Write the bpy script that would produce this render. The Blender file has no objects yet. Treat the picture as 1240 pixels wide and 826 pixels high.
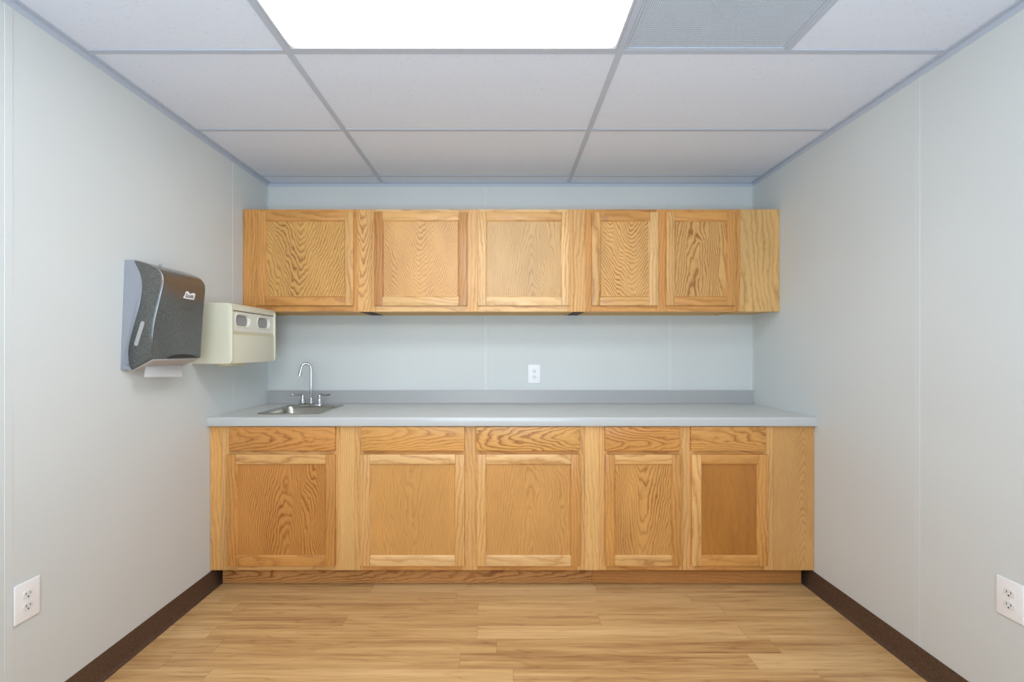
import bpy, bmesh, math, random
from mathutils import Vector, Matrix
from mathutils.geometry import tessellate_polygon
random.seed(7)
C = bpy.context.scene.collection
PI = math.pi

# ------------------------------------------------------------------ measurements
F, VX, VY, D, CZ = 566.0, 609.0, 424.5, 3.07, 1.263
SB = F / D
XL, XR = (325 - VX) / SB, (911 - VX) / SB
CEIL = 2.36
YB = -4.7                      # open end of the room, well behind the viewer
def X(px, d): return (px - VX) * d / F
def Z(py, d): return CZ - (py - VY) * d / F
def Y(d): return d - D
def DL(px): return -XL * F / (VX - px)
def DR(px): return XR * F / (px - VX)

# ------------------------------------------------------------------ materials
def lin(c):
    return tuple((v/255/12.92 if v/255 <= .04045 else ((v/255+.055)/1.055)**2.4) for v in c) + (1.0,)

class NT:
    def __init__(s, name):
        s.m = bpy.data.materials.new(name); s.m.use_nodes = True
        s.t = s.m.node_tree; s.t.nodes.clear()
        s.out = s.t.nodes.new('ShaderNodeOutputMaterial')
    def n(s, typ, **kw):
        nd = s.t.nodes.new(typ)
        for k, v in kw.items(): setattr(nd, k, v)
        return nd
    def link(s, a, b): s.t.links.new(a, b)
    def val(s, sock, v):
        if hasattr(v, 'is_output') or isinstance(v, bpy.types.NodeSocket): s.link(v, sock)
        else: sock.default_value = v
    def math(s, op, a, b=0.0, c=None):
        nd = s.n('ShaderNodeMath', operation=op)
        s.val(nd.inputs[0], a); s.val(nd.inputs[1], b)
        if c is not None: s.val(nd.inputs[2], c)
        return nd.outputs[0]
    def comb(s, x, y, z):
        nd = s.n('ShaderNodeCombineXYZ')
        for i, v in enumerate((x, y, z)): s.val(nd.inputs[i], v)
        return nd.outputs[0]
    def noise(s, vec, scale=1.0, detail=2.0, rough=.5):
        nd = s.n('ShaderNodeTexNoise'); s.link(vec, nd.inputs['Vector'])
        nd.inputs['Scale'].default_value = scale; nd.inputs['Detail'].default_value = detail
        nd.inputs['Roughness'].default_value = rough
        return nd.outputs['Fac']
    def ramp(s, fac, stops):
        nd = s.n('ShaderNodeValToRGB'); s.link(fac, nd.inputs[0])
        e = nd.color_ramp.elements
        while len(e) < len(stops): e.new(.5)
        for i, (p, c) in enumerate(stops): e[i].position = p; e[i].color = c
        return nd.outputs[0]
    def mix(s, fac, a, b, mode='MIX'):
        nd = s.n('ShaderNodeMix', data_type='RGBA', blend_type=mode)
        s.val(nd.inputs[0], fac); s.val(nd.inputs[6], a); s.val(nd.inputs[7], b)
        return nd.outputs[2]
    def bsdf(s, color, rough=.5, metal=0.0, coat=0.0, spec=.5, bump=None, bstr=.1, bdist=.001, coat_rough=.05):
        p = s.n('ShaderNodeBsdfPrincipled')
        s.val(p.inputs['Base Color'], color); s.val(p.inputs['Roughness'], rough)
        p.inputs['Metallic'].default_value = metal
        p.inputs['Coat Weight'].default_value = coat
        p.inputs['Coat Roughness'].default_value = coat_rough
        p.inputs['Specular IOR Level'].default_value = spec
        if bump is not None:
            b = s.n('ShaderNodeBump'); b.inputs['Strength'].default_value = bstr
            b.inputs['Distance'].default_value = bdist
            s.link(bump, b.inputs['Height']); s.link(b.outputs[0], p.inputs['Normal'])
        s.link(p.outputs[0], s.out.inputs[0]); s.p = p
        return s.m
    def obj(s): return s.n('ShaderNodeTexCoord').outputs['Object']
    def sep(s, v):
        nd = s.n('ShaderNodeSeparateXYZ'); s.link(v, nd.inputs[0]); return nd.outputs

def plain(name, rgb, rough=.5, metal=0.0, coat=0.0, spec=.5, speck=0.0, sscale=300, bump=0.0, bscale=400, bdist=.0005):
    t = NT(name); co = t.obj(); col = lin(rgb); b = None
    nz = t.noise(co, sscale, 3, .6)
    k = max(speck, .01)
    a_ = tuple(v*(1-k) for v in col[:3]) + (1,); b_ = tuple(min(1, v*(1+k)) for v in col[:3]) + (1,)
    c = t.ramp(nz, [(.3, a_), (.7, b_)])
    if bump: b = t.noise(co, bscale, 3, .6)
    return t.bsdf(c, rough, metal, coat, spec, b, bump, bdist)

OAK_COUNT = [0]
def oak(light, dark, axis='z', style='cathedral', seed=None, contrast=1.0, rough=.38, freq=None, slope=None, coat=.12):
    """clear-finished oak; axis is the grain direction in the part's own space"""
    OAK_COUNT[0] += 1
    if seed is None: seed = OAK_COUNT[0] * 1.37
    rnd = random.Random(seed)
    t = NT('oak_finish'); s = t.sep(t.obj())
    a, b = (s[2], s[0]) if axis == 'z' else (s[0], s[2])
    if axis == 'z' and style == 'side': b = s[1]
    sx, sy = rnd.uniform(0, 50), rnd.uniform(0, 50)
    a = t.math('ADD', a, sx); b0 = b
    dirn = rnd.choice((-1, 1))
    def nz(fb, fa, det=2, off=0.0, rough=.5):
        return t.math('SUBTRACT', t.noise(t.comb(t.math('MULTIPLY_ADD', b0, fb, sy+off), t.math('MULTIPLY', a, fa), seed*3.1+off), 1.0, det, rough), .5)
    warp = nz(7, 2.0, 2)
    wid2 = nz(16, 5.5, 2, 5)
    fine = nz(42, 16, 3, 7, .6)
    if style == 'cathedral':
        fr, sl = freq or 26, slope or 3.4
        cx = rnd.uniform(-.05, .05)
        bb = t.math('ADD', t.math('ADD', b0, cx), t.math('MULTIPLY', warp, .09))
        rad = t.math('SQRT', t.math('MULTIPLY_ADD', bb, bb, .0022))
        v = t.math('MULTIPLY', t.math('MULTIPLY_ADD', rad, sl*dirn*-1, a), fr)
        v = t.math('MULTIPLY_ADD', warp, 4.6, v)
        v = t.math('MULTIPLY_ADD', wid2, 2.6, v)
        v = t.math('MULTIPLY_ADD', fine, 1.15, v)
    elif style == 'plain':
        v = t.math('MULTIPLY_ADD', b0, freq or 22, t.math('MULTIPLY', a, 1.5))
        v = t.math('MULTIPLY_ADD', warp, 5.0, v); v = t.math('MULTIPLY_ADD', fine, .8, v)
    else:                                   # straight rift grain
        v = t.math('MULTIPLY_ADD', b0, freq or 52, t.math('MULTIPLY', a, 2.2 * dirn))
        v = t.math('MULTIPLY_ADD', warp, 4.5, v); v = t.math('MULTIPLY_ADD', fine, 1.0, v)
    fr_ = t.math('FRACT', v)
    L, K = lin(light), lin(dark)
    if style == 'straight': contrast *= .62
    if style == 'plain': contrast *= .66
    def mx(f): f *= contrast; return tuple(L[i]*(1-f)+K[i]*f for i in range(3)) + (1,)
    dk = t.ramp(fr_, [(0, (.5,)*3+(1,)), (.09, (.95,)*3+(1,)), (.24, (.55,)*3+(1,)), (.42, (.16,)*3+(1,)), (.74, (0,)*3+(1,)), (1.0, (.32,)*3+(1,))])
    patch = t.math('MULTIPLY_ADD', nz(9, 3, 3, 17), 2.2, .92)
    patch = t.math('MINIMUM', t.math('MAXIMUM', patch, .25), 1.35)
    kk = t.math('MULTIPLY', t.math('MULTIPLY', dk, patch), contrast)
    col = t.mix(kk, L, K)
    pores = nz(420, 14, 3, 3, .65)
    pf = t.math('MULTIPLY_ADD', pores, -.55, 1.0)
    tone = nz(5, 1.4, 3, 11)
    pf = t.math('MULTIPLY', pf, t.math('MULTIPLY_ADD', tone, .45, 1.0))
    col = t.mix(1.0, col, t.comb(pf, pf, pf), 'MULTIPLY')
    return t.bsdf(col, rough, 0, coat, .4, pores, .12, .0006, .22)

def wall_mat():
    t = NT('vinyl_wall_panel'); co = t.obj()
    n1 = t.noise(co, 1.3, 2); n2 = t.noise(co, 420, 2)
    c = t.ramp(n1, [(.3, lin((205, 209, 209))), (.7, lin((210, 214, 214)))])
    return t.bsdf(c, .55, spec=.35, bump=n2, bstr=.12, bdist=.0006)

def tile_mat():
    t = NT('mineral_fibre_tile'); co = t.obj()
    n1 = t.noise(co, 90, 3, .7); n2 = t.noise(co, 320, 2, .6)
    pit = t.ramp(n1, [(.60, (0, 0, 0, 1)), (.70, (1, 1, 1, 1))])
    c = t.mix(pit, lin((226, 232, 245)), lin((211, 217, 230)))
    h = t.math('MULTIPLY_ADD', n2, .5, t.math('MULTIPLY', pit, -1.0))
    return t.bsdf(c, .9, spec=.1, bump=h, bstr=.25, bdist=.0015)

def floor_mat():
    t = NT('oak_plank_floor'); s = t.sep(t.obj())
    x, y = s[0], s[1]
    rowv = t.math('DIVIDE', t.math('ADD', y, 5.021), .0975)
    row = t.math('FLOOR', rowv); fy = t.math('FRACT', rowv)
    wn = t.n('ShaderNodeTexWhiteNoise', noise_dimensions='1D'); t.link(row, wn.inputs['W'])
    xs = t.math('DIVIDE', t.math('MULTIPLY_ADD', wn.outputs[0], 1.7, t.math('ADD', x, 9.3)), 1.19)
    col_i = t.math('FLOOR', xs); fx = t.math('FRACT', xs)
    wid = t.n('ShaderNodeTexWhiteNoise', noise_dimensions='2D'); t.link(t.comb(row, col_i, 0), wid.inputs['Vector'])
    pid = wid.outputs[0]
    yo = t.math('MULTIPLY_ADD', pid, 13.0, y); xo = t.math('MULTIPLY_ADD', pid, 31.0, x)
    def nz(fx_, fy_, det=3, off=0.0, r=.55):
        return t.noise(t.comb(t.math('MULTIPLY_ADD', xo, fx_, off), t.math('MULTIPLY', yo, fy_), t.math('MULTIPLY', pid, 7.0)), 1.0, det, r)
    g1 = nz(1.3, 34); g2 = nz(4, 150, 3, 5.0, .6); g3 = nz(1.8, 14, 3, 9.0); warp = nz(2.2, 12, 2, 3.0)
    ring = t.math('FRACT', t.math('MULTIPLY_ADD', warp, 5.0, t.math('MULTIPLY', yo, 26)))
    ringc = t.math('MULTIPLY', t.math('POWER', t.math('ABSOLUTE', t.math('MULTIPLY_ADD', ring, 2, -1)), 5.0), .13)
    f = t.math('ADD', t.math('MULTIPLY_ADD', g1, .8, t.math('MULTIPLY', g2, .5)), ringc)
    f = t.math('MULTIPLY_ADD', g3, .35, f)
    f = t.math('MULTIPLY_ADD', pid, .24, t.math('SUBTRACT', f, .42))
    c = t.ramp(f, [(.14, lin((228, 193, 142))), (.42, lin((211, 173, 121))), (.62, lin((194, 153, 102))), (.92, lin((146, 103, 62)))])
    kn = t.noise(t.comb(t.math('MULTIPLY', xo, 5), t.math('MULTIPLY', yo, 13), 0), 1.0, 2)
    knot = t.ramp(kn, [(.70, (0, 0, 0, 1)), (.80, (1, 1, 1, 1))])
    c = t.mix(t.math('MULTIPLY', knot, .5), c, lin((165, 112, 62)))
    seam_y = t.math('LESS_THAN', fy, .022); seam_x = t.math('LESS_THAN', fx, .0026)
    seam = t.math('MAXIMUM', seam_y, seam_x)
    c = t.mix(t.math('MULTIPLY', seam, .32), c, lin((120, 80, 44)))
    rgh = t.math('MULTIPLY_ADD', g2, .12, .30)
    return t.bsdf(c, rgh, spec=.4, coat=.08, bump=seam, bstr=-.2, bdist=.0006)

def diffuser_mat(hx, hy):
    # tubes lie away from the corners of the tray, so the lens is a little dimmer there
    t = NT('glowing_acrylic_lens'); s = t.sep(t.obj())
    ax = t.math('DIVIDE', t.math('ABSOLUTE', s[0]), hx); ay = t.math('DIVIDE', t.math('ABSOLUTE', s[1]), hy)
    q = t.math('MULTIPLY', t.math('POWER', ax, 7.0), t.math('POWER', ay, 3.5))
    q = t.math('MULTIPLY', q, 1.0)
    st = t.ramp(q, [(.0, (1, 1, 1, 1)), (.9, (.10, .10, .10, 1)), (1.0, (.06, .06, .06, 1))])
    e = t.n('ShaderNodeEmission'); e.inputs[0].default_value = (1, .985, .965, 1)
    t.link(t.math('MULTIPLY', st, LAMP), e.inputs[1]); t.link(e.outputs[0], t.out.inputs[0])
    return t.m

LAMP = 11.0
M = {}
M['wall'] = wall_mat(); M['tile'] = tile_mat(); M['floor'] = floor_mat()
M['batten'] = plain('wall_batten', (209, 213, 213), .5, bump=.1)
M['grid'] = plain('ceiling_grid_metal', (188, 196, 210), .45)
M['base'] = plain('brown_rubber', (82, 62, 50), .36, speck=.5, sscale=160, bump=.15, bscale=150)
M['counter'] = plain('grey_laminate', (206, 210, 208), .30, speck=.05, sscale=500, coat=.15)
M['counter_edge_shaded'] = plain('grey_laminate_shaded', (190, 193, 194), .28, speck=.05, sscale=500, coat=.2)  # same laminate as the top, darkened to stand for dimmer light in front
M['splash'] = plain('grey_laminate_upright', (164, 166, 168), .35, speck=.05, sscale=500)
M['steel'] = plain('brushed_steel', (176, 176, 168), .27, 1.0, speck=.06, sscale=200)
M['chrome'] = plain('chrome', (188, 190, 194), .08, 1.0)
M['dark'] = plain('dark_slot', (48, 46, 44), .6)
M['drainhole'] = plain('drain_dark', (30, 30, 30), .5)
M['white'] = plain('white_plastic', (236, 236, 238), .35)
M['white2'] = plain('white_receptacle', (226, 227, 228), .35)
M['cream'] = plain('cream_plastic', (217, 214, 193), .35)
M['cream_d'] = plain('cream_plastic_groove', (204, 198, 170), .4)
M['cream_l'] = plain('cream_plastic_bezel', (224, 223, 212), .35)
M['cavity'] = plain('grey_cavity', (150, 151, 152), .7)
M['cavity_line'] = plain('shadow_gap', (118, 117, 108), .6)
M['greyplastic'] = plain('lavender_grey_plastic', (142, 146, 154), .45, speck=.03)
M['chute'] = plain('taupe_plastic', (182, 180, 178), .5)
M['trim'] = plain('silver_highlight', (176, 180, 188), .25, .6)  # silver that stands in for highlights on the towel dispenser
M['window'] = plain('pale_sight_window', (166, 166, 164), .35)
M['paper'] = plain('paper', (232, 234, 236), .9, bump=.2, bscale=250)
M['brownboard'] = plain('raw_board', (206, 168, 110), .7)
M['gap_block'] = plain('gap_shade_brown', (70, 48, 30), .8)  # dark brown in place of shade in the upper filler gaps
M['grille'] = plain('perforated_metal', (212, 220, 231), .5)
M['plenum'] = plain('duct_metal', (160, 166, 174), .7)
M['plenum_l'] = plain('duct_flap', (246, 249, 252), .6)
M['frame_metal'] = plain('fixture_frame', (190, 194, 204), .4)

def smoke_mat():
    t = NT('smoked_plastic'); co = t.obj(); s = t.sep(co)
    n = t.noise(co, 420, 3, .7)
    c = t.ramp(n, [(.34, lin((48, 49, 47))), (.66, lin((106, 107, 103)))])
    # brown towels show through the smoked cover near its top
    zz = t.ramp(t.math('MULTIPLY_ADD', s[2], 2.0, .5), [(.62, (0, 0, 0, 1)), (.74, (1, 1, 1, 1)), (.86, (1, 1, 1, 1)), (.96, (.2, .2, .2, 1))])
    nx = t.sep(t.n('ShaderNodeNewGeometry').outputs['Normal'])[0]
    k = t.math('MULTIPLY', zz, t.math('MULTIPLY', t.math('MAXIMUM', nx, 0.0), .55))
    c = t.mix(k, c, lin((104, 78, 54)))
    return t.bsdf(c, .24, spec=.5, coat=.3, bump=n, bstr=.05, bdist=.0004)
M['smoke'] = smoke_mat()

# ------------------------------------------------------------------ mesh helpers
def box(bm, x0, x1, y0, y1, z0, z1, bev=0.0, seg=2, mi=0):
    b = bmesh.new()
    vs = [b.verts.new((x, y, z)) for x in (x0, x1) for y in (y0, y1) for z in (z0, z1)]
    for q in ((0, 1, 3, 2), (4, 6, 7, 5), (0, 4, 5, 1), (2, 3, 7, 6), (0, 2, 6, 4), (1, 5, 7, 3)):
        b.faces.new([vs[i] for i in q])
    if bev: bmesh.ops.bevel(b, geom=list(b.edges), offset=bev, segments=seg, profile=.6, affect='EDGES')
    merge(bm, b, mi)
def merge(bm, b, mi=0):
    bmesh.ops.recalc_face_normals(b, faces=list(b.faces))
    mp = {v: bm.verts.new(v.co) for v in b.verts}
    for f in b.faces:
        g = bm.faces.new([mp[v] for v in f.verts]); g.material_index = mi; g.smooth = f.smooth
    b.free()
def quad(bm, pts, mi=0):
    f = bm.faces.new([bm.verts.new(p) for p in pts]); f.material_index = mi; return f
def rrect(cx, cy, hx, hy, r, n=6):
    out = []
    for qx, qy, a0 in ((1, 1, 0), (-1, 1, PI/2), (-1, -1, PI), (1, -1, 3*PI/2)):
        for k in range(n+1):
            a = a0 + PI/2*k/n
            out.append((cx+qx*(hx-r)+r*math.cos(a), cy+qy*(hy-r)+r*math.sin(a)))
    return out
def loft(bm, loops, cap0=False, cap1=False, mi=0):
    b = bmesh.new(); rows = [[b.verts.new(p) for p in L] for L in loops]; n = len(rows[0])
    for r0, r1 in zip(rows, rows[1:]):
        for i in range(n): b.faces.new((r0[i], r0[(i+1) % n], r1[(i+1) % n], r1[i]))
    if cap0: b.faces.new(rows[0][::-1])
    if cap1: b.faces.new(rows[-1])
    merge(bm, b, mi)
def plate(bm, outer, holes, f, t0, t1, mi=0):
    """flat plate from a 2D outline with holes; f(u,v,t) -> 3D"""
    b = bmesh.new(); loops = [outer] + holes
    flat = [p for L in loops for p in L]
    tris = tessellate_polygon([[Vector((p[0], p[1], 0)) for p in L] for L in loops])
    A = [b.verts.new(f(p[0], p[1], t1)) for p in flat]; B = [b.verts.new(f(p[0], p[1], t0)) for p in flat]
    for tr in tris:
        try:
            b.faces.new([A[i] for i in tr]); b.faces.new([B[i] for i in tr[::-1]])
        except ValueError: pass
    o = 0
    for L in loops:
        n = len(L)
        for i in range(n):
            j = (i+1) % n
            b.faces.new((A[o+i], A[o+j], B[o+j], B[o+i]))
        o += n
    merge(bm, b, mi)
def catmull(pts, n=6):
    out = []
    P = [pts[0]] + list(pts) + [pts[-1]]
    for i in range(1, len(P)-2):
        p0, p1, p2, p3 = (Vector(P[i+k]) for k in (-1, 0, 1, 2))
        for k in range(n):
            t = k/n
            out.append(tuple(.5*((2*p1)+(p2-p0)*t+(2*p0-5*p1+4*p2-p3)*t*t+(3*p1-p0-3*p2+p3)*t**3)))
    out.append(tuple(pts[-1])); return out
def tube(bm, pts, radii, n=16, cap=True, mi=0):
    pts = [Vector(p) for p in pts]
    if not hasattr(radii, '__len__'): radii = [radii]*len(pts)
    loops = []; up = None
    for i, p in enumerate(pts):
        t = (pts[min(i+1, len(pts)-1)] - pts[max(i-1, 0)]).normalized()
        if up is None:
            up = Vector((0, 0, 1)) if abs(t.z) < .9 else Vector((1, 0, 0))
        s = t.cross(up).normalized(); up = s.cross(t).normalized()
        loops.append([p + (s*math.cos(2*PI*k/n) + up*math.sin(2*PI*k/n))*radii[i] for k in range(n)])
    loft(bm, loops, cap, cap, mi)
def lathe(bm, cx, cy, prof, n=24, mi=0):
    loft(bm, [[(cx+r*math.cos(2*PI*k/n), cy+r*math.sin(2*PI*k/n), z) for k in range(n)] for r, z in prof], True, True, mi)

def obj(name, bm, mats, parent=None, smooth=None, origin=None, local=False):
    """links bm (world coordinates, or the parent's when local) as one mesh object whose origin is its own middle"""
    bm.normal_update()
    if origin is None:
        lo = [min(v.co[i] for v in bm.verts) for i in range(3)]; hi = [max(v.co[i] for v in bm.verts) for i in range(3)]
        origin = Vector([(a+b)/2 for a, b in zip(lo, hi)])
    origin = Vector(origin)
    bmesh.ops.translate(bm, verts=list(bm.verts), vec=-origin)
    me = bpy.data.meshes.new(name); bm.to_mesh(me); bm.free()
    for m in (mats if isinstance(mats, (list, tuple)) else [mats]): me.materials.append(m)
    if smooth is not None:
        for p in me.polygons: p.use_smooth = True
        me.set_sharp_from_angle(angle=math.radians(smooth))
    o = bpy.data.objects.new(name, me); C.objects.link(o)
    if parent is not None:
        o.parent = parent
        if not local: origin = origin - WPOS[parent.name]
    o.location = origin
    WPOS[o.name] = origin if parent is None else (WPOS[parent.name] + origin)
    return o
WPOS = {}
def thing(name, label, cat, loc, rotz=0.0, group=None):
    o = bpy.data.objects.new(name, None); C.objects.link(o); o.empty_display_size = .05
    o.location = loc; o.rotation_euler = (0, 0, rotz); tag(o, label, cat, group); WPOS[o.name] = Vector(loc)
    return o
def tag(o, label, cat, group=None):
    o['label'] = label; o['category'] = cat
    if group: o['group'] = group
    return o
def struct(name, bm, m, smooth=None):
    o = obj(name, bm, m, smooth=smooth, origin=(0, 0, 0)); o['kind'] = 'structure'; return o
BM = bmesh.new

# ------------------------------------------------------------------ the room
b = BM(); box(b, XL-.1, XR+.1, YB, .1, -.1, 0); struct('floor', b, M['floor'])
b = BM(); box(b, XL-.1, XR+.1, 0, .1, 0, CEIL+.12); struct('wall_back', b, M['wall'])
b = BM(); box(b, XL-.1, XL, YB, 0, 0, CEIL+.12); struct('wall_left', b, M['wall'])
b = BM(); box(b, XR, XR+.1, YB, 0, 0, CEIL+.12); struct('wall_right', b, M['wall'])

BX0, BX1 = -.790, .430                     # the two long grid runners
GX = BX1 + .61                             # runner beside the return grille
rows = [3.07, 2.94]
while rows[-1] > YB + D + .3: rows.append(rows[-1] - .6105)
b = BM(); TZ = CEIL + .0035
ri = 2                                     # index: row between rows[3]=1.719 and rows[4]
for i in range(len(rows)-1):
    y1, y0 = Y(rows[i]), Y(rows[i+1])
    cols = [XL, BX0, BX1, XR]
    if i == 3: cols = [XL, BX0, BX1, GX, XR]
    for j in range(len(cols)-1):
        if i == 3 and j in (1, 2): continue
        box(b, cols[j]+.001, cols[j+1]-.001, y0+.001, y1-.001, TZ, TZ+.014)
struct('ceiling', b, M['tile'])
LY1, LY0 = Y(rows[3]), Y(rows[4])          # far and near edge of the lamp row

b = BM(); w = .012
def tbar(x0, x1, y0, y1):
    box(b, x0, x1, y0, y1, CEIL, CEIL+.0032, .0006, 1)
for x in (BX0, BX1): tbar(x-w, x+w, YB, -.02)
for d in rows[1:]:
    y = Y(d)
    xs = [XL+.02, BX0-w, BX0+w, BX1-w, BX1+w, XR-.02]
    for k in (0, 2, 4): tbar(xs[k], xs[k+1], y-w, y+w)
tbar(GX-w, GX+w, LY0+w, LY1-w)
struct('trim_1', b, M['grid'])             # suspended ceiling grid
n = 2
for (x0, x1, y0, y1) in ((XL, XL+.022, YB, 0), (XR-.022, XR, YB, 0), (XL+.022, XR-.022, -.022, 0)):
    b = BM(); box(b, x0, x1, y0, y1, CEIL-.001, CEIL+.0032)
    if n == 2: box(b, XL, XL+.0018, y0, y1, CEIL-.022, CEIL)
    if n == 3: box(b, XR-.0018, XR, y0, y1, CEIL-.022, CEIL)
    if n == 4: box(b, XL+.0018, XR-.0018, -.0018, 0, CEIL-.022, CEIL)
    struct('trim_%d' % n, b, M['grid']); n += 1
# flat battens over the wall panel joints
for px in (364.5, 588, 811):
    x = X(px, D); b = BM(); box(b, x-.013, x+.013, -.0018, .0, .0, CEIL-.022, .001, 1); struct('trim_%d' % n, b, M['batten']); n += 1
for d in (DL(283), DL(10)):
    b = BM(); box(b, XL, XL+.0018, Y(d)-.013, Y(d)+.013, .1, CEIL-.022, .001, 1); struct('trim_%d' % n, b, M['batten']); n += 1
b = BM(); d = DR(1111); box(b, XR-.0018, XR, Y(d)-.013, Y(d)+.013, .1, CEIL-.022, .001, 1); struct('trim_%d' % n, b, M['batten']); n += 1
# inside-corner strips
for x, s in ((XL, 1), (XR, -1)):
    b = BM(); box(b, min(x, x+.016*s), max(x, x+.016*s), -.0025, 0, 0, CEIL-.022)
    box(b, min(x, x+.0025*s), max(x, x+.0025*s), -.016, -.0025, .0, CEIL-.022); struct('trim_%d' % n, b, M['batten']); n += 1
# rubber cove bases
for side, x, s in (('left', XL, 1), ('right', XR, -1)):
    prof = [(0, 0), (.020, 0), (.0195, .003), (.012, .007), (.007, .014), (.0045, .026), (.0035, .095), (.002, .099), (0, .099)]
    b = BM()
    loft(b, [[(x+s*u, y, z) for u, z in prof] for y in (YB, -.003)], True, True)
    struct('baseboard_'+side, b, M['base'], 50)

# ------------------------------------------------------------------ cabinets
WB = dict(z0=.107, z1=.876)
DF, DD = 2.459, 2.441          # depths of base face frame and door fronts
UF, UD = 2.768, 2.750          # the same for the wall cabinets

def door(parent, x0, x1, z0, z1, yf, th, frame, panel, sw=.049, name='door'):
    """framed flat-panel door; frame = materials of left stile, right stile, top rail, bottom rail"""
    y1 = yf + th; b = BM()
    e = .0034
    box(b, x0, x0+sw, yf, y1, z0, z1, e, 2, 0); box(b, x1-sw, x1, yf, y1, z0, z1, e, 2, 1)
    box(b, x0+sw, x1-sw, yf+.0006, y1, z1-sw, z1, e, 2, 2); box(b, x0+sw, x1-sw, yf+.0006, y1, z0, z0+sw, e, 2, 3)
    # sloping bead round the panel
    i0, i1, j0, j1, k, dp = x0+sw-.001, x1-sw+.001, z0+sw-.001, z1-sw+.001, .0075, .0110
    ya, yb = yf+.0022, yf+dp
    quad(b, [(i0, ya, j0), (i0, ya, j1), (i0+k, yb, j1-k), (i0+k, yb, j0+k)][::-1], 0)
    quad(b, [(i1, ya, j1), (i1, ya, j0), (i1-k, yb, j0+k), (i1-k, yb, j1-k)][::-1], 1)
    quad(b, [(i0, ya, j1), (i1, ya, j1), (i1-k, yb, j1-k), (i0+k, yb, j1-k)][::-1], 2)
    quad(b, [(i1, ya, j0), (i0, ya, j0), (i0+k, yb, j0+k), (i1-k, yb, j0+k)][::-1], 3)
    o = obj(name, b, frame, parent, 40)
    b = BM(); box(b, x0+sw-.002, x1-sw+.002, yf+dp-.0005, y1-.003, z0+sw-.002, z1-sw+.002)
    obj('panel', b, panel, o)
    return o

def carcass(parent, x0, x1, y0, z0, z1, mats, mids, fsw=(.04, .04), rails=(), upper=False):
    t = .012; b = BM()
    box(b, x0, x0+t, y0+.019, -.004, z0, z1); box(b, x1-t, x1, y0+.019, -.004, z0, z1)
    box(b, x0+t, x1-t, -.010, -.004, z0, z1); box(b, x0+t, x1-t, y0+.019, -.010, z0+(.008 if upper else .01), z0+.022)
    if upper: box(b, x0+t, x1-t, y0+.019, -.010, z1-.014, z1)
    obj('carcass', b, mats[2], parent)
    b = BM(); fs0, fs1 = fsw
    box(b, x0, x0+fs0, y0, y0+.019, z0, z1, .0008, 1, 0); box(b, x1-fs1, x1, y0, y0+.019, z0, z1, .0008, 1, 0)
    edges = [x0+fs0] + [v for m in mids for v in m] + [x1-fs1]
    rz = [(z0, z0+.04), (z1-.035, z1)] + list(rails)
    for k in range(0, len(edges), 2):
        for a, c in rz: box(b, edges[k], edges[k+1], y0+.0003, y0+.019, a, c, .0006, 1, 1)
    for m in mids: box(b, m[0], m[1], y0, y0+.019, z0, z1, .0008, 1, 0)
    obj('face_frame', b, mats[:2], parent)

def st(l, d, **k): return oak(l, d, 'z', 'straight', **k)
def rl(l, d, **k): return oak(l, d, 'x', 'plain', **k)
honey, honeyD = (222, 172, 108), (176, 116, 58)
pale, paleD = (231, 187, 128), (190, 134, 76)
amber, amberD = (210, 152, 84), (158, 97, 42)
brown, brownD = (190, 132, 72), (134, 80, 36)
RAW = M['brownboard']

# -- wall cabinets
def ux(px): return X(px, UF)
def upper(name_label, p0, p1, mids, doors, fm):
    x0, x1 = ux(p0), ux(p1)
    r = thing('wall_cabinet', name_label, 'cabinet', ((x0+x1)/2, -.15, 1.493), group='oak wall cabinets in the upper row')
    fs = (max(.012, X(doors[0][0], UD)-x0+.012), max(.012, x1-X(doors[-1][1], UD)+.012))
    carcass(r, x0, x1, Y(UF), 1.493, 2.099, [fm[0], fm[1], RAW], [(ux(a)-.012, ux(c)+.012) for a, c in mids], fs, upper=True)
    for (a, c, fr, pn) in doors:
        door(r, X(a, UD), X(c, UD), Z(370, UD), Z(256.6, UD), Y(UD), .0175, fr, pn)
    return r
upper('single door oak wall cabinet with strong arched grain, nearest the left wall', 305, 433, [],
      [(311, 427.6, [st(amber, amberD), oak(honey, amberD, 'z', 'plain'), rl(amber, amberD), rl(amber, amberD)],
        oak((214, 164, 94), (150, 94, 38), 'z', 'cathedral', seed=3, freq=23, slope=2.8, contrast=.95))],
      [st(amber, amberD), rl(amber, amberD)])
upper('double door oak wall cabinet with two wide doors, middle of the upper row', 450, 694, [(565.6, 578.6)],
      [(452.7, 565.6, [st(brown, brownD), st((196, 142, 84), brownD), rl(honey, honeyD), rl(pale, paleD)],
        oak((218, 168, 106), (172, 116, 62), 'z', 'cathedral', seed=11, freq=32, slope=2.6, contrast=.8)),
       (578.6, 690, [st(pale, honeyD), st(pale, honeyD), rl(honey, honeyD), rl((236, 196, 142), paleD)],
        oak((210, 168, 112), (168, 118, 66), 'z', 'cathedral', seed=23, freq=12, slope=8, contrast=.65))],
      [st(honey, honeyD), rl(pale, honeyD)])
upper('double door oak wall cabinet with two narrow doors, towards the right wall', 709, 896, [(797, 807)],
      [(716.8, 797, [oak(honey, amberD, 'z', 'plain'), st(pale, honeyD), rl(amber, amberD), rl(honey, honeyD)],
        oak((220, 170, 104), (160, 102, 46), 'z', 'cathedral', seed=31, freq=36, slope=2.0)),
       (807, 891, [st(honey, amberD), st(amber, amberD), rl(amber, amberD), rl(amber, amberD)],
        oak((212, 164, 100), (156, 98, 42), 'z', 'cathedral', seed=41, freq=9, slope=9, contrast=1.1))],
      [st(amber, amberD), rl(amber, amberD)])

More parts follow.
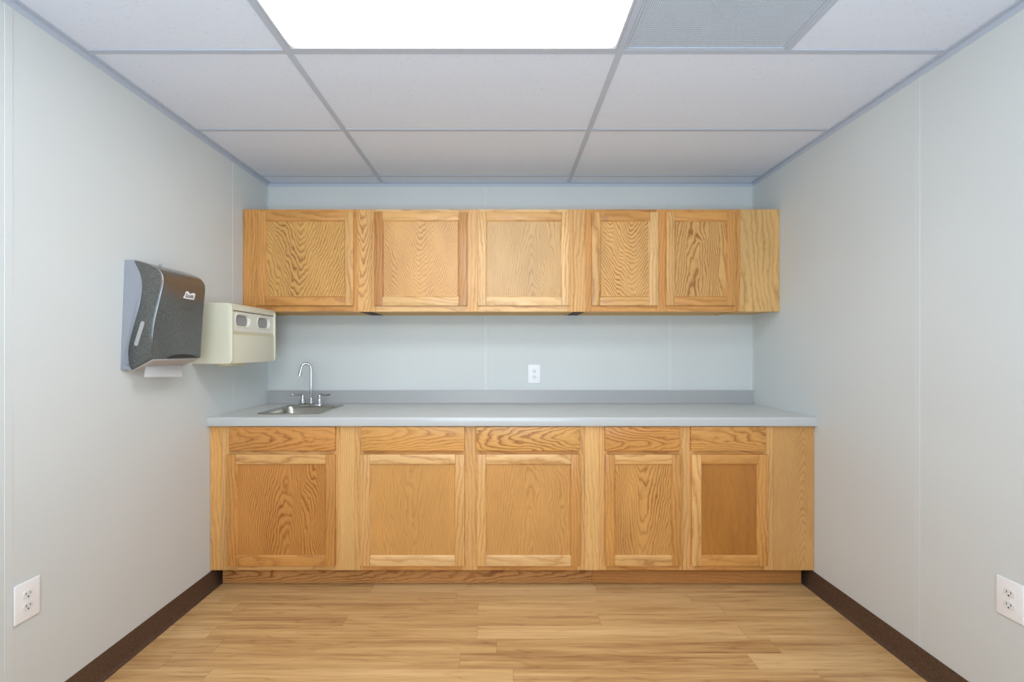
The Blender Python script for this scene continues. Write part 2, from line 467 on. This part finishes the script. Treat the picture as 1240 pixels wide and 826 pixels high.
def strip(label, x0, x1, yf, z0, z1, mat, bottom=False, gap_block=False):
    b = BM(); box(b, x0, x1, yf, yf+.019, z0, z1, .0008, 1)
    o = obj('filler_board', b, mat)
    tag(o, label, 'filler board', 'oak filler boards in the upper row' if z0 > 1 else 'oak filler boards in the lower row')
    if z0 < 1 and not bottom:
        b = BM(); box(b, x0+.001, x1-.001, yf+.0195, yf+.09, z0+.0005, z0+.05); obj('gap_block', b, M['gap_block'], o)
    if gap_block:
        b = BM(); box(b, x0, x1, yf+.0195, -.001, z0+.0005, z0+.03); obj('gap_block', b, M['gap_block'], o)  # added block, coloured dark to imitate shade up in the gap
    if bottom:
        b = BM(); box(b, x0, x1, yf+.0195, -.004, z0+.004, z0+.014); obj('bottom_panel', b, RAW, o)
    return o
g = .0006
strip('narrow upright oak filler board between left wall and the wall cabinets', XL+.001, ux(305)-g, Y(UF)-.001, 1.493, 2.099, st(amber, amberD), gap_block=True)
strip('oak filler board between the single door and wide double door wall cabinets', ux(433)+g, ux(450)-g, Y(UF)-.001, 1.4925, 2.099, oak(honey, amberD, 'z', 'cathedral', seed=53, freq=14, slope=8, contrast=.8), gap_block=True)
strip('oak filler board between the wide and narrow double door wall cabinets', ux(694)+g, ux(709)-g, Y(UF)-.001, 1.4925, 2.099, oak(honey, honeyD, 'z', 'straight', seed=57), gap_block=True)
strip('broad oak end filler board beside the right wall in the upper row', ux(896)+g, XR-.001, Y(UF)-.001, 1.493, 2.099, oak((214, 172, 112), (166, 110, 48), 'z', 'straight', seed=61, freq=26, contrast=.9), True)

# -- base cabinets
def bx(px): return X(px, DF)
def base(label, p0, p1, mids, doors, fm, zd=(550.6, 686), zr=(517, 546.4)):
    x0, x1 = bx(p0), bx(p1)
    r = thing('base_cabinet', label, 'cabinet', ((x0+x1)/2, -.3, .107), group='oak base cabinets in the lower row')
    fs = (max(.012, X(doors[0][0], DD)-x0+.012), max(.012, x1-X(doors[-1][1], DD)+.012))
    carcass(r, x0, x1, Y(DF), .107, .876, [fm[0], fm[1], RAW], [(bx(a)-.012, bx(c)+.012) for a, c in mids], fs, rails=[(.705, .745)])
    for (a, c, fr, pn, dm, rr) in doors:
        door(r, X(a, DD), X(c, DD), Z(zd[1], DD), Z(zd[0], DD), Y(DD), .0175, fr, pn)
        b = BM(); box(b, X(rr[0], DD), X(rr[1], DD), Y(DD), Y(DD)+.0175, Z(zr[1], DD), Z(zr[0], DD), .004, 3)
        obj('drawer_front', b, dm, r, 35)
def dr(l, d, **k): return oak(l, d, 'x', 'cathedral', **k)
base('single door oak base cabinet with one drawer front under the sink', 268, 412, [],
     [(273.5, 405.5, [st((206, 146, 78), amberD), st((206, 146, 78), amberD), rl(honey, amberD), rl((206, 146, 78), amberD)],
       oak((200, 138, 70), (148, 86, 32), 'z', 'cathedral', seed=71, freq=13, slope=7.5, contrast=.95),
       dr((208, 146, 78), (158, 96, 40), seed=73, freq=8, slope=8), (277, 405.5))],
     [oak(honey, honeyD, 'z', 'straight', seed=75), rl(honey, honeyD)])
base('double door oak base cabinet with two wide drawers, middle of the lower row', 430, 708, [(563, 577)],
     [(436, 562.5, [st(honey, honeyD), st(honey, honeyD), rl(pale, honeyD), rl(pale, paleD)],
       oak((208, 154, 88), (176, 118, 60), 'z', 'cathedral', seed=81, freq=7, slope=14, contrast=.55),
       dr((214, 158, 88), (170, 110, 50), seed=83, freq=7, slope=11, contrast=.8), (437, 562.5)),
      (577, 703, [st(honey, honeyD), st(amber, amberD), rl(pale, honeyD), rl(pale, paleD)],
       oak((210, 156, 90), (174, 116, 60), 'z', 'cathedral', seed=91, freq=8, slope=11, contrast=.65),
       dr((216, 162, 92), (160, 102, 44), seed=94, freq=13, slope=6), (576.5, 702.5))],
     [oak(honey, honeyD, 'z', 'straight', seed=96), rl(amber, amberD)])
base('double door oak base cabinet with two narrow drawers, towards the right wall', 725.5, 936, [(825.5, 838)],
     [(733, 825.5, [st((208, 150, 82), amberD), st((208, 150, 82), amberD), rl(honey, honeyD), rl(honey, amberD)],
       oak((212, 156, 88), (158, 98, 42), 'z', 'cathedral', seed=101, freq=11, slope=8),
       dr((210, 150, 80), (166, 104, 46), seed=103, freq=9, slope=8), (732.5, 823.5)),
      (838, 930.5, [oak(honey, honeyD, 'z', 'plain'), st(amber, amberD), rl((206, 148, 80), amberD), rl(amber, amberD)],
       oak((177, 117, 52), (152, 94, 38), 'z', 'straight', seed=111, freq=24, contrast=.6),
       dr((212, 154, 84), (164, 104, 46), seed=113, freq=5, slope=14, contrast=.9), (837, 928))],
     [oak(honey, honeyD, 'z', 'straight', seed=115), rl(amber, amberD)])
strip('narrow upright oak filler board between left wall and the sink base cabinet', XL+.001, bx(268)-g, Y(DF)-.001, .107, .866, oak((220, 166, 98), honeyD, 'z', 'straight', seed=121))
strip('oak filler board between the sink base cabinet and wide double door base cabinet', bx(412)+g, bx(430)-g, Y(DF)-.001, .107, .866, oak((222, 176, 112), honeyD, 'z', 'straight', seed=123, freq=110))
strip('oak filler board between the wide and narrow double door base cabinets', bx(708)+g, bx(725.5)-g, Y(DF)-.001, .107, .866, oak((226, 178, 114), honeyD, 'z', 'straight', seed=125, contrast=.6))
strip('broad oak end filler board beside the right wall in the lower row', bx(936)+g, XR-.001, Y(DF)-.001, .107, .866, oak((212, 162, 100), (176, 122, 62), 'z', 'cathedral', seed=127, freq=22, slope=8, contrast=.7))

xt = X(717, 2.525)
b = BM(); box(b, XL+.026, xt-.0006, Y(2.525), Y(2.525)+.016, .004, .107, .001, 1)
tag(obj('toe_kick_board', b, oak((196, 142, 84), (140, 88, 42), 'x', 'cathedral', seed=131, freq=7, slope=16)), 'long recessed oak toe kick board under the left and middle base cabinets', 'toe kick')
b = BM(); box(b, xt+.0006, XR-.026, Y(2.525), Y(2.525)+.016, .004, .107, .001, 1)
tag(obj('toe_kick_board', b, oak((188, 130, 72), (150, 94, 46), 'x', 'straight', seed=133, contrast=.7)), 'shorter recessed oak toe kick board under the right base cabinet', 'toe kick')

# ------------------------------------------------------------------ countertop, sink, faucet
sx0, sx1 = X(309.5, 2.565), X(387.5, 2.565)
sy0, sy1 = Y(2.565), Y(2.972)
CT = .914
b = BM(); h = .014; yf = Y(2.434)
xs = [XL+.001, sx0+h, sx1-h, XR-.001]; ys = [yf, sy0+h, sy1-h, -.001]
bb = BM(); vg = [[bb.verts.new((x, y, CT)) for y in ys] for x in xs]
fs = []
for i in range(3):
    for j in range(3):
        if (i, j) != (1, 1): fs.append(bb.faces.new((vg[i][j], vg[i+1][j], vg[i+1][j+1], vg[i][j+1])))
ex = bmesh.ops.extrude_face_region(bb, geom=fs)
bmesh.ops.translate(bb, verts=[v for v in ex['geom'] if isinstance(v, bmesh.types.BMVert)], vec=(0, 0, -.037))
bmesh.ops.recalc_face_normals(bb, faces=list(bb.faces))
merge(b, bb)
# rounded front nosing that drops below the slab
nose = [(yf+.016, CT-.0470), (yf+.003, CT-.0470), (yf-.001, CT-.0435), (yf-.0022, CT-.036), (yf-.0022, CT-.010), (yf-.0010, CT-.004), (yf+.0025, CT-.0006), (yf+.007, CT+.0003), (yf+.016, CT+.0002)]
loft(b, [[(x, y, z) for y, z in nose] for x in (XL+.001, XR-.001)], True, True, 1)
ct = obj('countertop', b, [M['counter'], M['counter_edge_shaded']], smooth=35)
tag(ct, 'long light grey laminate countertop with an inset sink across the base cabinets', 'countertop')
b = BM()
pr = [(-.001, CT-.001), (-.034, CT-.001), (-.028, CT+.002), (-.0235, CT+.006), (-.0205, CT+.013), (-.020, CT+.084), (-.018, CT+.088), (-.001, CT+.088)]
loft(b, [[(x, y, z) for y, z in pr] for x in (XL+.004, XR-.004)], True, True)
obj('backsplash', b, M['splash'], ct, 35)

cx, cy, hx, hy = (sx0+sx1)/2, (sy0+sy1)/2, (sx1-sx0)/2, (sy1-sy0)/2
sk = thing('sink', 'small stainless steel drop-in sink at the left end of the countertop', 'sink', (cx, cy, CT))
ox0, ox1, oy0, oy1 = sx0+.022, sx1-.022, sy0+.024, sy1-.080
bcx, bcy, bhx, bhy = (ox0+ox1)/2, (oy0+oy1)/2, (ox1-ox0)/2, (oy1-oy0)/2
def lp(a, z): return [(x, y, z) for x, y in a]
b = BM()
loft(b, [lp(rrect(cx, cy, hx, hy, .016), CT+.0004), lp(rrect(cx, cy, hx-.003, hy-.003, .015), CT+.0042),
         lp(rrect(cx, cy, hx-.008, hy-.008, .013), CT+.0040), lp(rrect(bcx, bcy, bhx+.006, bhy+.006, .046), CT+.0032),
         lp(rrect(bcx, bcy, bhx+.001, bhy+.001, .042), CT+.0012)])
obj('rim', b, M['steel'], sk, 50)
b = BM()
loft(b, [lp(rrect(bcx, bcy, bhx+.001, bhy+.001, .042), CT+.0012), lp(rrect(bcx, bcy, bhx-.003, bhy-.003, .042), CT-.010),
         lp(rrect(bcx, bcy, bhx-.010, bhy-.010, .045), CT-.110), lp(rrect(bcx, bcy, bhx-.016, bhy-.016, .045), CT-.130),
         lp(rrect(bcx, bcy, bhx-.032, bhy-.032, .04), CT-.141), lp(rrect(bcx, bcy, bhx-.055, bhy-.055, .035), CT-.143),
         lp(rrect(bcx, bcy, .036, .036, .0355), CT-.146)], False, True)
obj('basin', b, M['steel'], sk, 50)
b = BM(); lathe(b, bcx, bcy, [(.034, CT-.1458), (.034, CT-.1435), (.026, CT-.1440), (.022, CT-.1452)])
lathe(b, bcx, bcy, [(.0215, CT-.1456), (.0215, CT-.1446)], mi=1)
obj('drain', b, [M['chrome'], M['drainhole']], sk, 40)

fx, fy = X(376.8, 2.93), sy1-.042
fz = CT+.004
fa = thing('faucet', 'chrome gooseneck faucet with two lever handles behind the sink', 'faucet', (fx, fy, fz))
b = BM()
loft(b, [lp(rrect(fx, fy, .079, .026, .025), fz), lp(rrect(fx, fy, .079, .026, .025), fz+.010), lp(rrect(fx, fy, .075, .022, .0215), fz+.015), lp(rrect(fx, fy, .06, .016, .0155), fz+.017)], True, True)
obj('base_plate', b, M['chrome'], fa, 50)
b = BM()
hgt = Z(440.5, 2.93) - fz
ang = math.radians(202)                     # spout swings to the left, a little forward
ux_, uy_ = math.cos(ang), math.sin(ang)
R = .029
path = [(0, .012), (0, .05), (0, .10), (0, hgt-R-.03), (0, hgt-R)]
path += [(R-R*math.cos(PI*k/14), hgt-R+R*math.sin(PI*k/14)) for k in range(1, 13)]
path += [(2*R+.004, hgt-R-.022), (2*R+.007, hgt-R-.036)]
tube(b, [(fx+ux_*s, fy+uy_*s, fz+z) for s, z in path], .0078, 18)
tube(b, [(fx+ux_*s, fy+uy_*s, fz+z) for s, z in ((2*R+.0045, hgt-R-.024), (2*R+.009, hgt-R-.046))], .0098, 18)
obj('spout', b, M['chrome'], fa, 50)
b = BM(); lathe(b, fx, fy, [(.019, fz+.014), (.018, fz+.020), (.0135, fz+.030), (.0125, fz+.044), (.0105, fz+.048)])
obj('spout_collar', b, M['chrome'], fa, 50)
for s in (-1, 1):
    x = fx + s*.053
    b = BM(); lathe(b, x, fy, [(.0215, fz+.013), (.0205, fz+.018), (.015, fz+.032), (.0125, fz+.052), (.0125, fz+.062), (.009, fz+.070), (.004, fz+.072)])
    hd = obj('handle', b, M['chrome'], fa, 50)
    b = BM(); q = [(0, 0, .064), (.012*s, -.002, .070), (.03*s, -.006, .067), (.048*s, -.010, .066), (.062*s, -.013, .070), (.070*s, -.015, .071)]
    tube(b, catmull([(x+u, fy+v, fz+z) for u, v, z in q], 4), [.0068]*5+[.0055]*5+[.0050]*5+[.0066]*6, 12)
    obj('lever', b, M['chrome'], hd, 50)

# ------------------------------------------------------------------ outlets
def outlet(loc, rotz, label):
    """local space: plate in the XZ plane facing -Y"""
    r = thing('electrical_outlet', label, 'outlet', loc, rotz, 'white duplex outlets')
    b = BM(); box(b, -.041, .041, -.006, -.0005, -.0625, .0625, .003, 3); obj('cover_plate', b, M['white'], r, 40, local=True)
    for s in (-1, 1):
        b = BM(); zc = s*.0195
        out = [(min(.0165, max(-.0165, .0175*math.cos(2*PI*k/28))), zc+.0145*math.sin(2*PI*k/28)) for k in range(28)]
        plate(b, out, [], lambda u, v, t: (u, t, v), -.0055, -.0078)
        for u in (-.0064, .0064): box(b, u-.0011, u+.0011, -.0083, -.0075, zc-.0005, zc+.0075, 0, 1, 1)
        box(b, -.0024, .0024, -.0083, -.0075, zc-.0095, zc-.0045, 0, 1, 1)
        obj('receptacle', b, [M['white2'], M['dark']], r, 40, local=True)
    b = BM(); tube(b, [(0, -.0055, 0), (0, -.0072, 0)], .0033, 14); obj('screw', b, M['white2'], r, 40, local=True)
outlet((X(647, D), 0, Z(453, D)), 0, 'small white duplex outlet on the back wall above the countertop')
dl = (DL(15)+DL(47))/2
outlet((XL, Y(dl), Z(735.5, DL(15))), PI/2, 'white duplex outlet low on the left wall')
dr_ = DR(1208) - .041
outlet((XR, Y(dr_), Z(718, DR(1208))), -PI/2, 'white duplex outlet low on the right wall')

# ------------------------------------------------------------------ paper towel dispenser
def zp(zx, zy): return 130+zx*.19366, 300+zy*.19366
dN = DL(150.5); dF = 2.178
def uz(zx, zy):
    px, py = zp(zx, zy); return (max(.004, X(px, dN)-XL), Z(py, dN))
front = catmull([uz(*p) for p in ((168, 76), (225, 92), (300, 122), (334, 155), (346, 192), (340, 250), (312, 370), (288, 480), (275, 600), (277, 695))], 5)
bnd = catmull([uz(*p) for p in ((168, 76), (205, 150), (217, 230), (205, 340), (175, 450), (145, 560), (129, 650), (136, 735), (150, 765))], 5)
ztop, zbot = front[0][1], bnd[-1][1]
dsp = thing('paper_towel_dispenser', 'smoked grey paper towel dispenser mounted on the left wall', 'dispenser', (XL, Y((dN+dF)/2), zbot))
def ext(bm, poly, y0, y1, mi=0, r=0.0, poly2=None):
    """extrude a (u,z) outline along the wall; r eases the outline in at both ends"""
    W = y1-y0; L = []
    cu = sum(p[0] for p in poly)/len(poly); cz = sum(p[1] for p in poly)/len(poly)
    for t in ([0, .15*r, .4*r, .7*r, r, .12*W, .2*W, .28*W, .36*W, W/2, W-r, W-.7*r, W-.4*r, W-.15*r, W] if r else [0, W]):
        e = min(t, W-t); k = 0 if not r or e >= r else r-math.sqrt(max(0, r*r-(r-e)**2))
        lp_ = []
        q = min(1, t/(.34*W)); q = q*q*(3-2*q)
        for (u, z), (u2, z2) in zip(poly, poly2 or poly):
            u += (u2-u)*q; z += (z2-z)*q
            d = Vector((u-cu, z-cz)); l = d.length or 1
            lp_.append((XL+max(.001, u-k*d.x/l if u > .002 else u), y0+t, z-k*d.y/l))
        L.append(lp_)
    loft(bm, L, True, True, mi)
yN, yF = Y(dN), Y(dF)
b = BM(); back = [(0.001, ztop)] + [(u, z) for u, z in bnd] + [(.001, zbot+.003)]
ext(b, back, yN+.0005, yF-.0005, r=0)
for v in b.verts:
    if v.co.y < yN+.01 and v.co.x < XL+.02 and v.co.z < zbot+.02: v.co.y -= .020
obj('back_housing', b, M['greyplastic'], dsp, 35)
# the face behind the near ridge runs straighter down to the lower lip
ib = max(range(len(front)), key=lambda i: front[i][0])
(ub, zb_), ul, zl = front[ib], .133, front[-1][1]
front2 = [(u, z) if i <= ib else (max(u, ub+(ul-ub)*((zb_-z)/(zb_-zl))), z) for i, (u, z) in enumerate(front)]
cov = front + bnd[::-1][:-1]; cov2 = front2 + bnd[::-1][:-1]
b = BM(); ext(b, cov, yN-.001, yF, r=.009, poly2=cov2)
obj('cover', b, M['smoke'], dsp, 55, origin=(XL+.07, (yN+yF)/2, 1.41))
# moulded ridge along the near front edge, its highlight painted in silver
b = BM(); tube(b, [(XL+u-.0012, yN+.0035, z) for u, z in front[8:-2]], [.0008+.0014*math.sin(PI*min(1, (k+1)/(len(front)-10))) for k in range(len(front)-10)], 8)
obj('edge_ridge', b, M['trim'], dsp, 60)
# sloping pale chute below the cover
b = BM(); (u1, z1), (u0, z0) = front[-1], bnd[-1]
y0, y1 = yN+.010, yF-.010
loft(b, [[(XL+u1+uu-.0045, y, z1-.0062), (XL+u0-.002, y, z0-.0050), (XL+.003, y, z0-.0050), (XL+.003, y, z0+.01), (XL+u1+uu-.006, y, z1+.004)] for y, uu in [(y0+k, (ul-u1)*(lambda q: q*q*(3-2*q))(min(1, (k+.011)/(.34*(yF-yN))))) for k in (0, .01, .02, .03, .04, .05, .06, .07, .085)] + [(y1, ul-u1)]], True, True)
obj('chute', b, M['chute'], dsp, 30)
# sight window on the near side
p0, p1 = uz(222, 472), uz(182, 602)
b = BM(); dv = (Vector(p1)-Vector(p0)).normalized(); nv = Vector((dv.y, -dv.x)); hw = .0078
ol = []
for c, a0 in ((Vector(p0), 0), (Vector(p1), PI)):
    for k in range(9):
        a = a0 + PI*k/8
        v = c + nv*math.cos(a)*hw*(-1) + (-dv)*math.sin(a)*hw
        ol.append((v.x, v.y))
plate(b, ol, [], lambda u, v, t: (XL+u, yN-t, v), .0008, .0022)
obj('sight_window', b, M['window'], dsp, 30)
u_, z_ = uz(172, 710)
b = BM(); tube(b, [(XL+u_, yN-.0004, z_), (XL+u_, yN-.003, z_)], .002, 10); obj('highlight_dot', b, M['trim'], dsp, 40)  # pale raised dot stands in for a small highlight
b = BM(); lathe(b, XL+.075, Y(2.0), [(.006, ztop-.016), (.006, ztop-.002), (.0045, ztop+.001)], 14); obj('lock', b, M['greyplastic'], dsp, 40)
# dark finger scoop low on the front, and the shallow moulded smile under the emblem
def fu(z):
    best = min(range(5, len(front)-1), key=lambda i: abs(front2[i][1]-z))
    i = best; (ua, za), (ub, zb) = front2[i-1], front2[i+1]
    return ua + (ub-ua)*(z-za)/((zb-za) or 1)
b = BM(); yc = Y(2.055)
ol = [(yc+.092*math.cos(PI*k/20), z1+.001+.017*math.sin(PI*k/20)) for k in range(21)]
plate(b, ol, [], lambda u, v, t: (XL+fu(v)+t, u, v), -.002, .0007)
obj('finger_scoop', b, M['dark'], dsp, 30)
b = BM(); zc = Z(371, 2.07); loops = []
arc = [(Y(2.07)+.062*math.cos(PI+PI*k/24), zc+.006+.016*math.sin(PI+PI*k/24)) for k in range(25)]
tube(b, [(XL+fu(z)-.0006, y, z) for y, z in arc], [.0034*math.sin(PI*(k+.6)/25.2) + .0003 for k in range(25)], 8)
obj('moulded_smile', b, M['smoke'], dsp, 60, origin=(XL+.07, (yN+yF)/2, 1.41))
# emblem
yl0, yl1 = Y(2.030), Y(2.104); zl0, zl1 = Z(362.3, 2.07), Z(353.6, 2.07)
W_, H_ = yl1-yl0, zl1-zl0; zmid = (zl0+zl1)/2; sl = (fu(zl1)-fu(zl0))/H_
def emb(u, v, t): z = zl0+v*H_; return (XL+fu(zmid)+sl*(z-zmid)+t, yl0+u*W_, z)
ol = [(0, .06), (.08, 0), (.86, 0), (.93, .12), (1, .72), (.96, .88), (.86, .93), (.70, .86), (.56, .72), (.44, .86), (.33, 1), (.22, .98), (.15, .8), (.10, .45), (.0, .2)]
b = BM(); plate(b, catmull(ol + [ol[0]], 4)[:-1], [], emb, .0003, .0018)
em = obj('emblem', b, M['white'], dsp, 30)
fc = bpy.data.curves.new('emblem_letters', 'FONT'); fc.body = 'Scott'; fc.size = .026; fc.shear = .2; fc.extrude = .0004; fc.resolution_u = 3
fc.align_x = 'CENTER'; fc.offset = .0004
to = bpy.data.objects.new('letters_source', fc); C.objects.link(to)
bpy.context.view_layer.update()
me = bpy.data.meshes.new_from_object(to.evaluated_get(bpy.context.evaluated_depsgraph_get()))
bpy.data.objects.remove(to)
xsv = [v.co.x for v in me.vertices]; wx = max(xsv)-min(xsv); mnx = min(xsv); ysv = [v.co.y for v in me.vertices]; hy_ = max(ysv)-min(ysv); mny = min(ysv)
b = BM(); b.from_mesh(me); bpy.data.meshes.remove(me)
for v in b.verts:
    p = emb(.13+.74*(v.co.x-mnx)/wx, .14+.58*(v.co.y-mny)/hy_, .0022+v.co.z); v.co = p
obj('lettering', b, M['dark'], em)

# hanging sheet
b = BM(); ya, yb_ = Y(1.922), Y(2.140)
N = 10
bb = BM(); gr = []
for i in range(N+1):
    s = i/N; row = []
    for j in range(5):
        t = j/4
        y = ya + (yb_-ya)*s - .030*t*(1-.35*s) + .012
        bow = .006*math.sin(PI*s)
        row.append(bb.verts.new((XL+.062+.016*t+bow*(1-t), y, 1.2000-(.045+.012*s)*t)))
    gr.append(row)
for i in range(N):
    for j in range(4): bb.faces.new((gr[i][j], gr[i+1][j], gr[i+1][j+1], gr[i][j+1]))
bmesh.ops.solidify(bb, geom=list(bb.faces), thickness=.0008)
merge(b, bb)
tag(obj('paper_towel', b, M['paper'], smooth=60), 'white paper towel sheet hanging from the smoked grey dispenser', 'paper towel')

# ------------------------------------------------------------------ cream dispenser
e0, e1 = DL(232), 2.760
U = .200; zb, zt = 1.196, 1.500
cd = thing('roll_dispenser', 'cream plastic dispenser with two oval windows on the left wall', 'dispenser', (XL, Y((e0+e1)/2), zb))
def cap_outline(U_, z0, z1, r):
    pts = [(.001, z0), (U_-r, z0)]
    pts += [(U_-r+r*math.sin(PI/2*k/6), z0+r-r*math.cos(PI/2*k/6)) for k in range(1, 7)]
    pts += [(U_-r*1.3+r*1.3*math.cos(PI/2*k/6), z1-r*1.3+r*1.3*math.sin(PI/2*k/6)) for k in range(0, 7)]
    pts += [(.001, z1)]
    return pts
y0, y1 = Y(e0), Y(e1); tk = .011
for a, c in ((y0, y0+tk), (y1-tk, y1)):
    b = BM(); ext(b, cap_outline(U, zb, zt, .022), a, c, r=.004); obj('side_cap', b, M['cream'], cd, 40)
ya, yb_ = y0+tk-.001, y1-tk+.001
zm = zb + (zt-zb)*.50                    # groove height
b = BM()
box(b, XL+.001, XL+U-.006, ya, yb_, zt-.012, zt-.003, .002, 2)           # top
obj('top_cover', b, M['cream'], cd, 40)
b = BM(); box(b, XL+.001, XL+U-.012, ya, yb_, zb+.004, zb+.010)           # underside
obj('underside', b, M['cream'], cd, 40)
b = BM(); box(b, XL+U-.014, XL+U-.0055, ya, yb_, zt-.034, zt-.0125, .0015, 2); obj('top_band', b, M['cream'], cd, 40)
b = BM(); box(b, XL+U-.016, XL+U-.0095, ya, yb_, zt-.039, zt-.0345); obj('shadow_gap', b, M['cavity_line'], cd)
# upper front with two rounded openings
wz = zm+.021+.048; WID = yb_-ya
c1, c2 = ya+WID*.24, ya+WID*.735
holes = [rrect(c, wz, .0665, .0305, .027) for c in (c1, c2)]
b = BM(); plate(b, [(ya, zm+.014), (yb_, zm+.014), (yb_, zt-.0395), (ya, zt-.0395)], holes, lambda u, v, t: (XL+t, u, v), U-.020, U-.010)
obj('window_panel', b, M['cream_l'], cd, 40)
for c in (c1, c2):
    b = BM()
    loft(b, [[(XL+U-.0095, u, v) for u, v in rrect(c, wz, .0725, .0365, .032)], [(XL+U-.0065, u, v) for u, v in rrect(c, wz, .0705, .0345, .031)],
             [(XL+U-.0075, u, v) for u, v in rrect(c, wz, .066, .030, .027)], [(XL+U-.021, u, v) for u, v in rrect(c, wz, .063, .027, .025)]])
    obj('window_bezel', b, M['cream_l'], cd, 50)
b = BM(); box(b, XL+U-.034, XL+U-.0215, ya+.004, yb_-.004, zm+.02, zt-.045); obj('inner_wall', b, M['cavity'], cd)
b = BM()
loft(b, [[(XL+U-.024, y, zm-.004), (XL+U-.0066, y, zm-.004), (XL+U-.0105, y, zm+.0145), (XL+U-.024, y, zm+.0145)] for y in (ya, yb_)], True, True)
obj('groove', b, M['cream_d'], cd)
b = BM(); box(b, XL+U-.020, XL+U-.0055, ya, yb_, zb+.003, zm-.004, .002, 2); obj('lower_panel', b, M['cream'], cd, 40)
b = BM()
q = rrect(XL+U-.075, y0+.125, .045, .075, .04)
loft(b, [[(x, y, zb+.004) for x, y in q], [(x, y, zb-.010) for x, y in q], [(XL+U-.075+(x-XL-U+.075)*.9, y0+.125+(y-y0-.125)*.93, zb-.014) for x, y in q]], True, True)
obj('base_boss', b, M['cream_d'], cd, 50)

# ------------------------------------------------------------------ ceiling light and return grille
x0, x1, y0, y1 = BX0+w+.001, BX1-w-.001, LY0+w+.001, LY1-w-.001
cl = thing('ceiling_light', 'long rectangular recessed ceiling light with glowing white lens', 'ceiling light', ((x0+x1)/2, (y0+y1)/2, CEIL))
b = BM(); fw = .010
for q in ((x0, x1, y0, y0+fw), (x0, x1, y1-fw, y1), (x0, x0+fw, y0+fw, y1-fw), (x1-fw, x1, y0+fw, y1-fw)):
    box(b, q[0], q[1], q[2], q[3], CEIL-.001, CEIL+.012, .001, 1)
obj('frame', b, M['frame_metal'], cl)
b = BM(); box(b, x0+fw, x1-fw, y0+fw, y1-fw, CEIL+.004, CEIL+.007)
obj('diffuser', b, diffuser_mat((x1-x0)/2-fw, (y1-y0)/2-fw), cl)
b = BM(); box(b, x0, x1, y0, y1, CEIL+.0125, CEIL+.09); obj('housing', b, M['frame_metal'], cl)

x0, x1, y0, y1 = BX1+w+.001, GX-w-.001, LY0+w+.001, LY1-w-.001
gr_ = thing('return_air_grille', 'square perforated metal air grille in the ceiling beside the light', 'air grille', ((x0+x1)/2, (y0+y1)/2, CEIL))
b = BM(); fw = .008
for q in ((x0, x1, y0, y0+fw), (x0, x1, y1-fw, y1), (x0, x0+fw, y0+fw, y1-fw), (x1-fw, x1, y0+fw, y1-fw)):
    box(b, q[0], q[1], q[2], q[3], CEIL+.001, CEIL+.010)
obj('frame', b, M['grid'], gr_)
b = BM(); p = .0066; hwid = .00125
nx = int((x1-x0-2*fw)/p); ny = int((y1-y0-2*fw)/p)
for k in range(1, nx+1):
    x = x0+fw+k*(x1-x0-2*fw)/(nx+1); box(b, x-hwid, x+hwid, y0+fw, y1-fw, CEIL+.0045, CEIL+.0060)
for k in range(1, ny+1):
    y = y0+fw+k*(y1-y0-2*fw)/(ny+1); box(b, x0+fw, x1-fw, y-hwid, y+hwid, CEIL+.0048, CEIL+.0058)
obj('perforated_face', b, M['grille'], gr_)
b = BM(); zt_ = CEIL+.16
quad(b, [(x0, y0, zt_), (x1, y0, zt_), (x1, y1, zt_), (x0, y1, zt_)])
for a, c in (((x0, y0), (x1, y0)), ((x1, y0), (x1, y1)), ((x1, y1), (x0, y1)), ((x0, y1), (x0, y0))):
    quad(b, [(a[0], a[1], CEIL+.0105), (c[0], c[1], CEIL+.0105), (c[0], c[1], zt_), (a[0], a[1], zt_)])
obj('plenum_box', b, M['plenum'], gr_)
gx, gy = X(878, 1.571), Y(1.571)
b = BM(); ax, ay = Vector((-1, -1, 0)).normalized()*.26, Vector((1, -.85, 0)).normalized()*.26
P = Vector((gx, gy, CEIL+.02))
quad(b, [P, P+ax, P+ax+ay, P+ay]); bmesh.ops.solidify(b, geom=list(b.faces), thickness=.004)
obj('duct_flap', b, M['plenum_l'], gr_)

# ------------------------------------------------------------------ light and camera
wd = bpy.data.worlds.new('world'); bpy.context.scene.world = wd; wd.use_nodes = True
bg = wd.node_tree.nodes['Background']; bg.inputs[0].default_value = (.93, .955, 1.0, 1); bg.inputs[1].default_value = .80
def area(loc, rot, sx, sy, e, col):
    l = bpy.data.lights.new('fill_lamp', 'AREA'); l.shape = 'RECTANGLE'; l.size = sx; l.size_y = sy; l.energy = e; l.color = col
    o = bpy.data.objects.new('fill_lamp', l); C.objects.link(o); o.location = loc; o.rotation_euler = rot
area((-.18, -3.9, CEIL-.03), (math.radians(55), 0, 0), 1.2, .6, 64, (.985, .98, .93))  # unseen soft fill added to brighten back wall and cabinets
area((0, -3.75, 1.0), (math.radians(180-30), 0, 0), 1.6, .9, 74, (.60, .82, 1))   # unseen lamp added to brighten and cool the ceiling

cam = bpy.data.cameras.new('camera'); co = bpy.data.objects.new('camera', cam); C.objects.link(co)
co.location = (0, -D, CZ); co.rotation_euler = (PI/2, 0, 0)
cam.sensor_width = 36; cam.lens = 36*F/1240
cam.shift_x = (620-VX)/1240; cam.shift_y = (VY-413)/1240
cam.clip_start = .05
sc = bpy.context.scene; sc.camera = co
sc.view_settings.view_transform = 'Standard'; sc.view_settings.look = 'None'
sc.view_settings.exposure = -.42
sc.cycles.max_bounces = 10; sc.cycles.diffuse_bounces = 6
